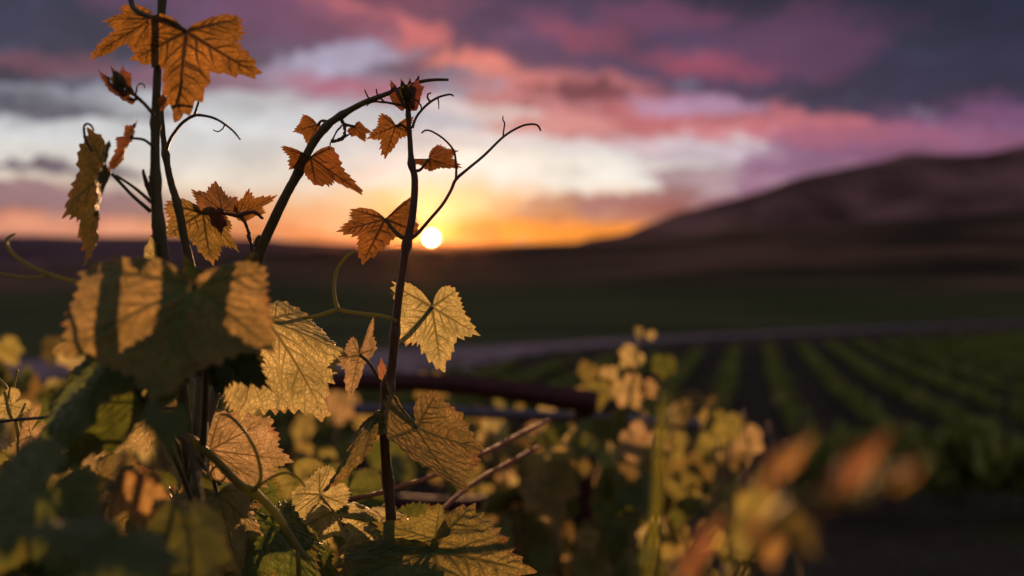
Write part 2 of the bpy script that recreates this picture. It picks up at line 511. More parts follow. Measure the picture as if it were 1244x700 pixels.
def leaf_geo(O, V5, lobed=.5, teeth=.12, na=240, nr=26, seed=0, arch=0.0, curl=0.0, ruffle=.045, bulge=.024, toward=None, wrap=70.0, vw=1.0):
    """O world point; V5 = world vectors of the veins (left base, left lobe, tip, right lobe, right base)"""
    rng = random.Random(seed)
    th = np.linspace(math.radians(-100 - wrap), math.radians(100 + wrap), na)
    R = outline(th, lobed, teeth, rng)
    if wrap < 60:                                  # blade cut off close behind its basal lobes
        R = R * (1 - .85 * np.clip((np.abs(th) - math.radians(101)) / math.radians(wrap), 0, 1) ** 1.3)
    Rk = np.interp(VA, th, smooth_arr(R, 3))
    U5 = [np.asarray(v, float) / r for v, r in zip(V5, Rk)]
    U = np.zeros((na, 3))
    for i, a in enumerate(th):
        if a < VA[0]:
            s = math.sin(VA[0])
            U[i] = math.sin(a) / s * U5[0] + math.sin(a - VA[0]) / s * -1 * U5[2]
        elif a > VA[4]:
            s = math.sin(VA[4])
            U[i] = math.sin(a) / s * U5[4] + math.sin(VA[4] - a) / s * U5[2]
        else:
            k = min(3, max(0, int(np.searchsorted(VA, a) - 1)))
            D = math.sin(VA[k + 1] - VA[k])
            U[i] = math.sin(VA[k + 1] - a) / D * U5[k] + math.sin(a - VA[k]) / D * U5[k + 1]
    U = smooth_arr(U, math.radians(4.0) / (th[1] - th[0]))
    Lw = np.linalg.norm(V5[2]) * .5 + .25 * (np.linalg.norm(V5[1]) + np.linalg.norm(V5[3]))
    N = np.cross(U5[3] - U5[1], U5[2])
    N += np.cross(U5[4] - U5[0], U5[2]) * .5
    if np.linalg.norm(N) < 1e-9:
        N = np.array([0, -1.0, 0])
    N /= np.linalg.norm(N)
    tw = (np.asarray(CAM) - O) if toward is None else toward
    if np.dot(N, tw) < 0:
        N = -N
    rho = np.concatenate([[0.0], (np.arange(1, nr + 1) / nr) ** .92])
    # rings
    flat = [np.zeros((1, 2))]
    pos = [np.asarray(O, float)[None, :]]
    TH = [np.zeros(1)]
    for q in rho[1:]:
        rr = q * (R * q ** 1.5 + smooth_arr(R, 6) * (1 - q ** 1.5))
        flat.append(np.column_stack([np.sin(th) * rr, np.cos(th) * rr]))
        pos.append(O + U * rr[:, None])
        TH.append(th)
    flat = np.vstack(flat)
    pos = np.vstack(pos)
    TH = np.concatenate(TH)
    RH = np.concatenate([[0.0]] + [np.full(na, q) for q in rho[1:]])
    # veins
    vein = np.zeros(len(flat))
    dmin = np.full(len(flat), 1.0)
    for (p, q, w0, w1) in vein_segments(rng):
        d_ = q - p
        L2 = d_ @ d_
        s = np.clip(((flat - p) @ d_) / L2, 0, 1)
        dist = np.linalg.norm(flat - p - s[:, None] * d_, axis=1)
        w = (w0 + (w1 - w0) * s) * vw
        vein = np.maximum(vein, np.clip(1.25 - dist / (w * 1.15), 0, 1) * np.clip(w / .010, .55, 1))
        dmin = np.minimum(dmin, dist)
    ph = [rng.uniform(0, 6.28) for _ in range(8)]
    disp = arch * 4 * RH * (1 - RH) * .5 + curl * RH ** 3
    disp += ruffle * RH ** 2 * (np.sin(5 * TH + ph[0]) * .5 + np.sin(9 * TH + ph[1]) * .35 + np.sin(17 * TH + ph[2]) * .22)
    disp += ruffle * .6 * np.sin(flat[:, 0] * 4.1 + ph[3]) * np.sin(flat[:, 1] * 3.7 + ph[4])
    disp += bulge * (1 - np.exp(-(dmin / .045) ** 2)) * np.clip(RH * 4, 0, 1)
    disp += bulge * .35 * np.sin(flat[:, 0] * 37 + ph[5]) * np.sin(flat[:, 1] * 41 + ph[6])
    pos = pos + N[None, :] * (disp * Lw)[:, None]
    faces = []
    for i in range(na - 1):
        faces.append((0, 1 + i, 2 + i))
    for j in range(nr - 1):
        a = 1 + j * na
        b = a + na
        for i in range(na - 1):
            faces.append((a + i, b + i, b + i + 1, a + i + 1))
    return pos, faces, flat, vein, RH


def leaf_mesh(name, geo, mat, origin):
    pos, faces, flat, vein, RH = geo
    me = bpy.data.meshes.new(name)
    me.from_pydata((pos - origin).tolist(), [], faces)
    me.polygons.foreach_set('use_smooth', [True] * len(me.polygons))
    li = np.empty(len(me.loops), dtype=np.int32)
    me.loops.foreach_get('vertex_index', li)
    uvl = me.uv_layers.new(name='UVMap')
    uvl.data.foreach_set('uv', flat[li].astype(np.float32).ravel())
    for nm, arr in (('vein', vein), ('rho', RH)):
        at = me.attributes.new(nm, 'FLOAT', 'POINT')
        at.data.foreach_set('value', arr.astype(np.float32))
    me.materials.append(mat)
    me.update()
    return me


def lmap(t, l):
    """vector of the basal lobe if the half blade were flat"""
    s = math.sin(math.radians(48))
    a = math.sin(math.radians(100)) / s
    b = math.sin(math.radians(48 - 100)) / s
    return (a * l / .87 + b * t) * .74


SEED = [100]


def leaf(root, d, O, t, l, r, lb=None, rb=None, mat='mature', name='leaf', petiole=None, petr=2.0, pmat='stem', label=None, **kw):
    SEED[0] += 1
    rng = random.Random(SEED[0])

    def pt(q):
        return W(q[0], q[1], d + (q[2] if len(q) > 2 else 0))
    o = pt(O)
    size = np.linalg.norm(pt(t) - o)
    jit = lambda q: pt(q) if len(q) > 2 else pt(q) + np.array([0, rng.uniform(-.12, .12) * size, 0])
    t_, l_, r_ = (jit(q) - o for q in (t, l, r))
    lb_ = jit(lb) - o if lb else lmap(t_, l_)
    rb_ = jit(rb) - o if rb else lmap(t_, r_)
    kw.setdefault('seed', SEED[0])
    kw.setdefault('vw', 1.3 if mat in ('young', 'backlit') else 1.05)
    if lb and rb:
        kw.setdefault('wrap', 26.0)
    kw.setdefault('curl', rng.uniform(-.05, .05))
    kw.setdefault('arch', rng.uniform(.02, .10))
    geo = leaf_geo(o, (lb_, l_, t_, r_, rb_), **kw)
    me = leaf_mesh(name, geo, M[mat], o)
    ob = bpy.data.objects.new(name, me)
    col.objects.link(ob)
    place(ob, o, root)
    if label:
        ob['label'] = label
    if petiole:
        pts = [(*q[:2], petr * (1.25 - .25 * i / max(1, len(petiole) - 1)), q[2] if len(q) > 2 else 0.0) for i, q in enumerate(petiole)]
        P_, R_ = pxpath(pts, d)
        P_.append(o)
        R_.append(petr * d / F)
        v, f = tube_geo(P_, R_, 8, 6, .04)
        mesh_obj('petiole', v, f, M[pmat], ob, P_[0])
    return ob


# ------------------------------------------------------------------ terrain
def prof(px, xs, ys):
    return np.interp(px, xs, ys)


def road_y(x):
    return np.interp(x, [-43, -13, -3.3, 15.7, 52, 92], [41, 51, 58, 77, 105, 129])


def terrain_height(azd, D):
    """azd azimuth in degrees, D horizontal distance (arrays)"""
    pxs = 622 + F * np.tan(np.radians(np.clip(azd, -60, 60)))
    ca = np.cos(np.radians(np.clip(azd, -60, 60)))
    Y = D * ca                                             # depth along the view axis
    def zat(ypix, depth):
        return 1.6 + (350 - ypix) / F * depth
    floor = -3.4
    crest = prof(pxs, [-900, 0, 200, 330, 400, 500, 600, 700, 760, 850, 900, 1000, 1100, 1244, 1700, 2600],
                 [335, 326, 318, 306, 301, 299, 297, 294, 291, 282, 274, 272, 266, 256, 250, 280])
    mount = prof(pxs, [-900, 600, 700, 760, 800, 850, 900, 930, 960, 1010, 1060, 1090, 1120, 1155, 1200, 1244, 1400, 1700, 2600],
                 [318, 318, 297, 284, 269, 251, 235, 224, 214, 206, 198, 192, 190, 190, 185, 176, 160, 190, 260])
    plat = prof(pxs, [-900, -100, 60, 200, 340, 480, 700, 2600], [296, 288, 286, 287, 290, 297, 300, 300])
    kn = [0, 1.6, 15, 24, 138, 200, 300, 380, 620, 700, 860, 930, 1000]
    hs = []
    for dk in kn:
        if dk <= 1.6:
            h = np.zeros_like(pxs)
        elif dk <= 138:
            h = np.full_like(pxs, floor)
        elif dk == 200:
            h = np.minimum(zat(352, 200), zat(crest, 200) - 1.0)
        elif dk == 300:
            h = zat(crest, 300)
        elif dk == 380:
            h = zat(np.maximum(crest + 16, 296), 380)
        elif dk == 620:
            h = zat(mount, 620)
        elif dk == 700:
            h = zat(np.maximum(mount + 12, 300), 700)
        elif dk == 860:
            h = zat(plat, 860)
        else:
            h = zat(plat + (6 if dk == 930 else 14), dk)
        hs.append(h)
    hs = np.array(hs)
    out = np.zeros_like(Y)
    kn = np.array(kn, float)
    Yc = np.clip(Y, 0, 999)
    idx = np.clip(np.searchsorted(kn, Yc, side='right') - 1, 0, len(kn) - 2)
    t = (Yc - kn[idx]) / (kn[idx + 1] - kn[idx])
    t = t * t * (3 - 2 * t) * .6 + t * .4
    ar = np.arange(len(Y))
    out = hs[idx, ar] * (1 - t) + hs[idx + 1, ar] * t
    xx = D * np.sin(np.radians(azd))
    st = np.clip((Y - road_y(xx) + 10) / 7, 0, 1)
    out += 1.2 * st * st * (3 - 2 * st) * (1 - np.clip((Y - 130) / 70, 0, 1))
    # behind the viewer the bench simply runs on
    bk = np.abs(azd) > 100
    out[bk] = np.interp(D[bk], [0, 200, 600, 1000], [0, 6, 30, 55])
    side = (np.abs(azd) > 60) & ~bk
    wgt = (np.abs(azd[side]) - 60) / 40
    out[side] = out[side] * (1 - wgt) + wgt * np.interp(D[side], [0, 200, 600, 1000], [0, 6, 30, 55])
    # relief
    amp = np.interp(D, [0, 60, 200, 300, 400, 500, 570, 620, 760, 860, 1000], [0, 0, .1, .25, 2, 7, 5, 2.2, 1.5, 1.0, 1])
    x = D * np.sin(np.radians(azd)); y = D * np.cos(np.radians(azd))
    n = np.zeros_like(x)
    for lam, a, p1, p2 in ((260, 1, .3, 1.1), (120, .55, 2.1, .4), (60, .3, 4.4, 2.6), (31, .12, 1.4, 5.1)):
        n += a * np.sin(x / lam * 6.28 + p1 + 1.3 * np.sin(y / lam * 3.1)) * np.sin(y / lam * 5.1 + p2 + np.sin(x / lam * 2.7))
    on_ridge = 1 - .7 * np.exp(-((Y - 300) / 60) ** 2)
    return out + n * amp * on_ridge * 1.0


na_, nd_ = 720, 190
AZ = np.linspace(-180, 180, na_ + 1)[:-1]
# denser columns inside the view
AZ = np.concatenate([np.linspace(-180, -40, 90, endpoint=False), np.linspace(-40, 40, 520, endpoint=False), np.linspace(40, 180, 90, endpoint=False)])
na_ = len(AZ)
DD = np.concatenate([[0.3], np.geomspace(1.0, 1000, nd_ - 1)])
A2, D2 = np.meshgrid(AZ, DD)
H = terrain_height(A2.ravel(), D2.ravel()).reshape(A2.shape)
X = D2 * np.sin(np.radians(A2)); Yv = D2 * np.cos(np.radians(A2))
verts = np.column_stack([X.ravel(), Yv.ravel(), H.ravel()])
faces = []
for j in range(nd_ - 1):
    for i in range(na_):
        a = j * na_ + i
        b = j * na_ + (i + 1) % na_
        faces.append((a, b, b + na_, a + na_))
faces.append(tuple(range(na_)))

m, t = mat_new('terrain')
pos = t.n('ShaderNodeNewGeometry').outputs['Position']
sp = t.n('ShaderNodeSeparateXYZ', {0: pos})
dist = t.v('LENGTH', t.v('MULTIPLY', pos, (1, 1, 0)))
n1 = t.noise(pos, 0.9, 6, .65)
n2 = t.noise(t.v('MULTIPLY', pos, (.25, 1, 1)), 0.06, 5, .6)
n3 = t.noise(t.v('MULTIPLY', pos, (1, .5, 2.2)), 0.014, 6, .62)
n4 = t.noise(pos, 7.0, 4, .6)
earth = t.mix(t.mr(n1, .35, .65, 0, 1), (.030, .026, .018, 1), (.060, .050, .036, 1))
earth = t.mix(t.mr(n4, .45, .7, 0, .8), earth, (.13, .105, .085, 1))
n6 = t.noise(pos, 0.35, 5, .65)
earth = t.mix(t.mr(n6, .52, .66, 0, .8), earth, (.05, .065, .02, 1))
field = t.mix(t.mr(n2, .35, .65, 0, 1), (.026, .042, .010, 1), (.10, .12, .03, 1))
n5 = t.noise(t.v('MULTIPLY', pos, (.012, .055, .02)), 1.0, 5, .6)
scrub = t.mix(t.mr(n5, .40, .60, 0, 1), (.028, .026, .014, 1), (.20, .12, .075, 1))
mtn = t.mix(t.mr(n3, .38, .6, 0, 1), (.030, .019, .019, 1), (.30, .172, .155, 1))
far = t.mix(t.mr(n3, .38, .6, 0, 1), (.10, .07, .08, 1), (.17, .11, .12, 1))  # pale purple puts distance haze into the colour of the far plateau
dn = t.m('MULTIPLY_ADD', t.m('SUBTRACT', n2, .5), 120.0, dist)
sgn = t.m('ADD', t.m('MULTIPLY', t.m('SUBTRACT', sp.outputs[0], 15.7), -.65), t.m('MULTIPLY', t.m('SUBTRACT', sp.outputs[1], 77.0), .76))
cc = t.mix(t.mr(sgn, 2, 7, 0, 1), earth, field)
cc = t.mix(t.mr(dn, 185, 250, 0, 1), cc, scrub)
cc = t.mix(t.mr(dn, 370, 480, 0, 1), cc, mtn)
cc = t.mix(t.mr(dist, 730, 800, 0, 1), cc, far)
bmp = t.n('ShaderNodeBump', {'Strength': .6, 'Distance': .08, 'Height': t.m('ADD', n1, t.m('MULTIPLY', n4, .4))}).outputs[0]
pr = t.n('ShaderNodeBsdfPrincipled', {'Base Color': cc, 'Roughness': .95, 'Specular IOR Level': .1, 'Normal': bmp})
t.n('ShaderNodeOutputMaterial', {0: pr.outputs[0]})
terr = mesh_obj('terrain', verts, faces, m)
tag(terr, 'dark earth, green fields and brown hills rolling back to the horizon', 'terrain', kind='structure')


def ground_z(x, y):
    return float(terrain_height(np.array([math.degrees(math.atan2(x, y))]), np.array([math.hypot(x, y)]))[0])


# pale farm road crossing the valley floor
m, t = mat_new('dirt road')
pos = t.n('ShaderNodeNewGeometry').outputs['Position']
n = t.noise(pos, 0.8, 5, .6)
cc = t.mix(t.mr(n, .35, .65, 0, 1), (.18, .13, .14, 1), (.40, .31, .33, 1))
pr = t.n('ShaderNodeBsdfPrincipled', {'Base Color': cc, 'Roughness': .95})
t.n('ShaderNodeOutputMaterial', {0: pr.outputs[0]})
line = catmull([(-43, 41, 0), (-13, 51, 0), (-3.3, 58, 0), (15.7, 77, 0), (52, 105, 0), (92, 129, 0)], 24)[:, :2]
wid = np.interp(line[:, 0], [-43, -6, 1, 15, 52, 92], [11, 9, 5.2, 2.8, 2.5, 2.5])
tg = np.gradient(line, axis=0)
tg /= np.linalg.norm(tg, axis=1)[:, None]
nrm = np.column_stack([-tg[:, 1], tg[:, 0]])
V, Fc = [], []
for i in range(len(line)):
    for k in np.linspace(-.5, .5, 7):
        p = line[i] + nrm[i] * wid[i] * (k + .02 * NP.standard_normal())
        V.append((p[0], p[1], ground_z(p[0], p[1]) + .07))
for i in range(len(line) - 1):
    for k in range(6):
        a = i * 7 + k
        Fc.append((a, a + 1, a + 8, a + 7))
road = mesh_obj('road', V, Fc, m)
tag(road, 'pale dusty farm road crossing behind the vine rows', 'road', kind='structure')

# thin orange haze added over the valley to make the sun's glow
m, t = mat_new('haze')
vol = t.n('ShaderNodeVolumePrincipled', {'Color': (1.0, 0.44, 0.19, 1), 'Density': 0.5e-5, 'Anisotropy': 0.96})
t.t.links.new(vol.outputs[0], t.n('ShaderNodeOutputMaterial').inputs['Volume'])
zt, zb = float(H.max()) + 8, float(H.min()) - 1.5
hz = mesh_obj('haze', [(x, y, z) for z in (zb, zt) for y in (-1010, 1010) for x in (-1010, 1010)],
              [(0, 2, 3, 1), (4, 5, 7, 6), (0, 1, 5, 4), (2, 6, 7, 3), (0, 4, 6, 2), (1, 3, 7, 5)], m, smooth=False)
tag(hz, 'added orange haze volume making the glow round the low sun', 'haze', kind='stuff')

# ------------------------------------------------------------------ vine rows in the valley
m, t = mat_new('row foliage')
rn = t.n('ShaderNodeNewGeometry').outputs['Random Per Island']
ff = t.mix(rn, (.17, .235, .06, 1), (.45, .50, .13, 1))
pr = t.n('ShaderNodeBsdfPrincipled', {'Base Color': ff, 'Roughness': .6, 'Specular IOR Level': .2})
tr = t.n('ShaderNodeBsdfTranslucent', {'Color': t.mix(rn, (.10, .12, .02, 1), (.22, .22, .04, 1))})
mx = t.n('ShaderNodeMixShader', {0: .35, 1: pr.outputs[0], 2: tr.outputs[0]})
t.n('ShaderNodeOutputMaterial', {0: mx.outputs[0]})
M['row'] = m



def row_mesh(seed, length, bend, count=4200):
    """one row's leaves; bend carries its near end sideways as the rows fan out round the slope"""
    g = np.random.default_rng(seed)
    s = g.random(count) ** 1.25 * length
    lump = .5 + .5 * np.sin(s * 1.9 + 2 * np.sin(s * .7 + seed))
    keep = g.random(count) > .30 * (np.sin(s * .83 + seed * 2.1) > .86)
    hh = .35 + (g.random(count) ** .7) * (.38 + .24 * lump)
    xx = g.normal(0, .12 + .05 * lump, count) * np.interp(hh, [.4, .8, 1.3], [.6, 1.2, .8]) + bend * np.clip(1 - s / 34, 0, 1) ** 2
    C_ = np.column_stack([xx, s, hh])[keep]
    n_ = len(C_)
    sz = g.uniform(.09, .17, n_)[:, None]
    n = g.normal(0, 1, (n_, 3))
    n /= np.linalg.norm(n, axis=1)[:, None]
    u = np.cross(n, (0, 0, 1.0))
    u /= np.linalg.norm(u, axis=1)[:, None] + 1e-9
    w = np.cross(n, u)
    V = np.stack([C_ + w * sz, C_ + u * sz * .9 + w * .15 * sz, C_ + u * .5 * sz - w * .8 * sz + n * .2 * sz,
                  C_ - u * .5 * sz - w * .8 * sz + n * .2 * sz, C_ - u * sz * .9 + w * .15 * sz], 1).reshape(-1, 3)
    me = bpy.data.meshes.new('foliage')
    me.from_pydata(V.tolist(), [], np.arange(n_ * 5).reshape(-1, 5).tolist())
    me.materials.append(M['row'])
    return me


def part_mesh(name, geo, mat):
    me = bpy.data.meshes.new(name)
    me.from_pydata([tuple(p) for p in geo[0]], [], geo[1])
    me.materials.append(mat)
    return me


tr_me = part_mesh('trunk', tube_geo([(0, 0, -.1), (.03, .02, .35), (-.02, 0, .8)], [.035, .028, .02], 6, 3, .1), M['bark'])
po_me = part_mesh('post', tube_geo([(0, 0, -.2), (0, 0, .7), (0, 0, 1.45)], [.04, .04, .038], 6, 2, .03), M['bark'])
ORD = ['first', 'second', 'third', 'fourth', 'fifth', 'sixth', 'seventh', 'eighth', 'ninth', 'tenth', 'eleventh', 'twelfth', 'thirteenth',
       'fourteenth', 'fifteenth', 'sixteenth', 'seventeenth', 'eighteenth', 'nineteenth', 'twentieth', 'twenty-first', 'twenty-second', 'twenty-third', 'twenty-fourth', 'twenty-fifth', 'twenty-sixth', 'twenty-seventh']
RA = math.radians(13.6)
rd = np.array([math.sin(RA), math.cos(RA)])
rp = np.array([math.cos(RA), -math.sin(RA)])
for k in range(-21, 27):
    off = 1.15 + 2.35 * k
    # start of the row on the headland, end just short of the road
    y0 = 23.0 + RNG.uniform(-.3, .3)
    s0 = (y0 - rp[1] * off) / rd[1]
    st = rp * off + rd * s0
    s1 = s0
    while True:
        q = rp * off + rd * s1
        if q[1] > road_y(q[0]) - 3.2 or s1 - s0 > 95:
            break
        s1 += .5
    Ln = s1 - s0
    if Ln < 8:
        continue
    right = off > 0
    root = empty('vine_row', (st[0], st[1], ground_z(*st)),
                 '%s trellised vine row %s of the bare alley in the valley' % (ORD[k if right else -k - 1], 'right' if right else 'left'),
                 'vine row', 'parallel vine rows in the valley block')
    bend = max(0.0, .55 * (k + 1)) if k < 9 else 5.0
    pieces = [('foliage', row_mesh(k + 40, Ln, bend), 0)] + [('trunk', tr_me, .5 + 1.6 * i) for i in range(6)] + [('post', po_me, .05 + 6 * i) for i in range(4)]
    for nm, me, yy in pieces:
        o = bpy.data.objects.new(nm, me)
        col.objects.link(o)
        o.parent = root
        o.location = (bend * max(0, 1 - yy / 34) ** 2 if nm != 'foliage' else 0, yy, 0)
    root.rotation_euler = (0, 0, -RA)

# a taller row along the headland, across the ends of the others
hx, hy = 5.9, 21.0
root = empty('vine_row', (hx, hy, ground_z(hx, hy)), 'taller dark vine row across the lower right, in front of the other rows', 'vine row')
for nm, me, yy in [('foliage', row_mesh(99, 26, 0, 6000), 0)] + [('trunk', tr_me, .6 + 1.5 * i) for i in range(10)] + [('post', po_me, .2 + 4.5 * i) for i in range(5)]:
    o = bpy.data.objects.new(nm, me)
    col.objects.link(o)
    o.parent = root
    o.location = (0, yy, 0)
root.rotation_euler = (0, 0, math.radians(-86))
root.scale = (1.5, 1, 1.95)

# ------------------------------------------------------------------ trellis behind the vine
def simple_mat(name, c1, c2, rough, metal=0.0, scale=40):
    m, t = mat_new(name)
    pos = t.n('ShaderNodeTexCoord').outputs['Object']
    f = t.noise(pos, scale, 4, .6)
    cc = t.mix(t.mr(f, .35, .65, 0, 1), (*c1, 1), (*c2, 1))
    b = t.n('ShaderNodeBump', {'Strength': .3, 'Distance': .002, 'Height': f}).outputs[0]
    pr = t.n('ShaderNodeBsdfPrincipled', {'Base Color': cc, 'Roughness': rough, 'Metallic': metal, 'Normal': b})
    t.n('ShaderNodeOutputMaterial', {0: pr.outputs[0]})
    return m


M['maroon'] = simple_mat('red stained wood', (.040, .007, .009), (.070, .012, .014), .68)
M['zinc'] = simple_mat('zinc pipe', (.11, .11, .15), (.17, .17, .22), .5, .3)
M['cane'] = simple_mat('dry cane', (.26, .09, .035), (.40, .15, .06), .7)
M['wire'] = simple_mat('dark wire', (.05, .05, .06), (.09, .09, .10), .4, .7)

tp = W(707, 560, 2.45)
trel = empty('trellis', (tp[0], tp[1], ground_z(tp[0], tp[1])), 'dark red timber trellis frame standing among the sunlit vine leaves', 'trellis')
stem('post', [(708, 480, 12), (709, 640, 12), (710, 800, 12), (711, 1300, 12), (712, 1900, 12)], 2.45, M['maroon'], trel, 12, 4, .01)
stem('crossbar', [(330, 464, 11), (470, 464, 11), (560, 468, 12), (640, 478, 13), (725, 490, 15)], 2.40, M['maroon'], trel, 4, 8, .02)
stem('lower_bar', [(440, 606, 9), (560, 614, 9), (640, 600, 9), (712, 590, 9)], 2.5, M['maroon'], trel, 12, 6, .01)
o = stem('water_pipe', [(430, 497, 7), (560, 501, 7), (700, 508, 7), (790, 513, 7), (850, 517, 7)], 2.55, M['zinc'], None, 12, 6, .005)
tag(o, 'pale bluish metal pipe running level behind the red trellis post', 'pipe')
o = stem('dry_cane', [(330, 628, 2.2, -.06), (395, 612, 2.8, -.03), (450, 602, 2.9), (480, 593, 3, .05), (530, 577, 3, .12), (600, 545, 3, .25), (640, 524, 2.8, .34), (668, 510, 2.2, .4)], 1.0, M['cane'], None, 8, 8, .10)
tag(o, 'long orange-lit dry cane slanting up behind the upright shoot, the upper of two', 'cane')
o = stem('dry_cane', [(490, 665, 2.4, -.08), (530, 626, 2.6), (575, 588, 3.0, .1), (620, 562, 3, .18), (654, 543, 2.4, .25)], 1.1, M['cane'], None, 8, 8, .10)
tag(o, 'short reddish dry cane slanting up under the cupped leaf, the lower of two', 'cane')
o = stem('trellis_wire', [(-260, 548, 1.9), (-20, 515, 1.9), (46, 508, 1.9), (140, 500, 1.9, .0), (224, 495, 1.9, -.02)], .82, M['wire'], None, 8, 6, .01)
tag(o, 'thin dark wire stretched through the leaves at the left edge', 'wire')

# ------------------------------------------------------------------ the vine in front
cordon_y = 1.0
base = Vector((-.30, cordon_y, 0))
base.z = ground_z(base.x, base.y)
vine = empty('grapevine', base, 'bushy foreground grapevine with broad green leaves filling the lower left', 'grapevine')
tz = 1.02
v, f = merge([tube_geo([(-.30, cordon_y, base.z - .1), (-.27, cordon_y + .02, .45), (-.31, cordon_y, .85), (-.28, cordon_y, tz)], [.035, .03, .028, .026], 10, 8, .07),
              tube_geo([(-.28, cordon_y, tz - .01), (-.05, cordon_y - .03, tz + .015), (.25, cordon_y - .04, tz), (.6, cordon_y, tz)], [.022, .019, .016, .010], 10, 8, .07),
              tube_geo([(-.28, cordon_y, tz - .01), (-.5, cordon_y - .02, tz + .01), (-.8, cordon_y - .02, tz), (-1.1, cordon_y, tz)], [.022, .019, .016, .010], 10, 8, .07)])
mesh_obj('trunk', v, f, M['bark'], vine, base)


def cordon_px(px):
    """pixel of the cordon under a shoot"""
    return (px, 350 + (1.6 - tz) * F / .95, .95)


HI = dict(na=340, nr=34)
# ---- tall thick shoot on the left
shA = empty('grapevine_shoot', W(240, 1085, .95), 'thick dark upright shoot at the left carrying a big orange leaf on top', 'vine shoot', 'young shoots of the foreground vine')
stem('stem', [(198, -60, 4.5), (197, 0, 5), (192, 75, 5), (189, 150, 5.3), (189, 220, 6.3), (193, 275, 7.3), (200, 320, 7.6), (212, 400, 7.6), (224, 500, 7.8), (232, 600, 8, .04), (240, 760, 8, .1), (244, 1085, 8, .15)], .8, M['stem'], shA, 14, 8, .02,
     nodes=[(1, .15), (3, .35), (4, .25), (5, .2)])
leaf(shA, .785, (226, 38.6), (215, 147, .005), (163, 72, .01), (316, 91, -.012), (184, 24, .0), (293, 24, -.01), mat='young', lobed=1.15, arch=.06, ruffle=.035,
     petiole=[(156, -30, .02), (158, -6, .015), (164, 12, .01), (186, 22, .005), (208, 28, 0)], petr=3.0, **HI)
leaf(shA, .82, (186, 22), (114, 73), (128, 24), (166, 62), (152, 6), (190, 52), mat='young', lobed=.9, petiole=[(196, 18, -.015)], petr=2.4, **HI)
leaf(shA, .79, (136, 211), (116, 322, -.005), (84, 262, .01), (120, 258, -.03), (112, 160, .012), (137, 176, -.03), mat='olive', lobed=.4, arch=.18, ruffle=.05,
     petiole=[(183, 257, .01), (160, 237, .008)], petr=2.2, **HI)
leaf(shA, .785, (162, 168), (137, 209, -.01), (144, 168, .012), (152, 194, -.02), (160, 154, .01), (169, 148, -.012), mat='young', lobed=.8, ruffle=.10,
     petiole=[(186, 178, .01), (175, 170, .006)], petr=1.7)
leaf(shA, .80, (188, 312), (187, 282, .0), (177, 300, .01), (191, 296, -.01), mat='mature', lobed=.3, arch=.15)
leaf(shA, .805, (197, 128), (206, 118, .01), (198, 114, -.005), (205, 126, .0), mat='young', lobed=.6, na=120, nr=10)
stem('petiole', [(184, 246, 2.4), (163, 228, 1.9), (141, 213, 1.6)], .795, M['stem'], shA, 8, 6)
stem('tendril', [(112, 184, 1.6), (104, 169, 1.6), (102, 155, 1.5), (106, 150.5, 1.4), (111, 153, 1.3), (114, 159, 1.1)], .79, M['dark_stem'], shA, 8, 6)
stem('node_bud', [(185, 240, 3), (180, 228, 3.2), (175, 213, 2.2), (174, 206, 1.3)], .80, M['dark_stem'], shA, 8, 5, .08, extra=[[(181, 230, 2), (183, 222, 1.6), (181, 214, 1)]])
bs = stem('bud_stalk', [(187, 140, 2.4), (176, 127, 2.2), (164, 116, 2.4), (155, 108, 2.0), (152, 98, 1.6)], .785, M['dark_stem'], shA, 8, 6,
          extra=[[(164, 116, 1.8), (155, 112, 1.6), (146, 109, 1.3)], [(165, 114, 1.2), (167, 105, 1.1), (171, 101.5, 1.0), (175, 103, .9), (176, 107, .7)]])
for (O, tt, ll, rr, mt) in [((152, 110), (121, 86, -.004), (128, 104, .010), (133, 98, -.008), 'bud'), ((153, 105), (137, 82, .004), (133, 96, .006), (148, 92, -.008), 'olive'),
                            ((154, 103), (150, 81, -.004), (141, 90, .008), (158, 90, -.008), 'bud')]:
    leaf(bs, .785, O, tt, ll, rr, mat=mt, lobed=.0, teeth=.04, ruffle=.07, arch=.3, na=120, nr=10, name='bud_leaf', bulge=.03)

# ---- second thin stem behind it
shE = empty('grapevine_shoot', W(233, 575, .805), 'slim dark shoot just behind the thick left stem, with a forked hooked tendril', 'vine shoot', 'young shoots of the foreground vine')
stem('stem', [(196, 120, 2.2), (197, 150, 3), (201, 188, 3.8), (208, 223, 4.2), (216, 250, 4.8), (226, 300, 5.2), (236, 345, 5.6), (243, 420, 5.8, -.01), (240, 500, 5.8, -.03), (233, 575, 5.5, -.055)], .86, M['stem'], shE, 12, 8, .03, nodes=[(2, .4), (4, .2)])
stem('tendril', [(202, 182, 2.3), (206, 171, 2.1), (212, 161, 2), (222, 149, 2), (236, 140.5, 2), (250, 141, 1.7), (262, 144.5, 1.6), (273, 151, 1.4), (284, 160, 1.2), (292, 170, .9)], .85, M['dark_stem'], shE, 8, 6,
     extra=[[(236, 140.5, 1.8), (240, 128, 1.6), (243, 118, 1.4), (245, 112, 1.1)], [(273, 151, 1.2), (271, 156, 1), (265, 160, .9), (259, 158, .7)]])

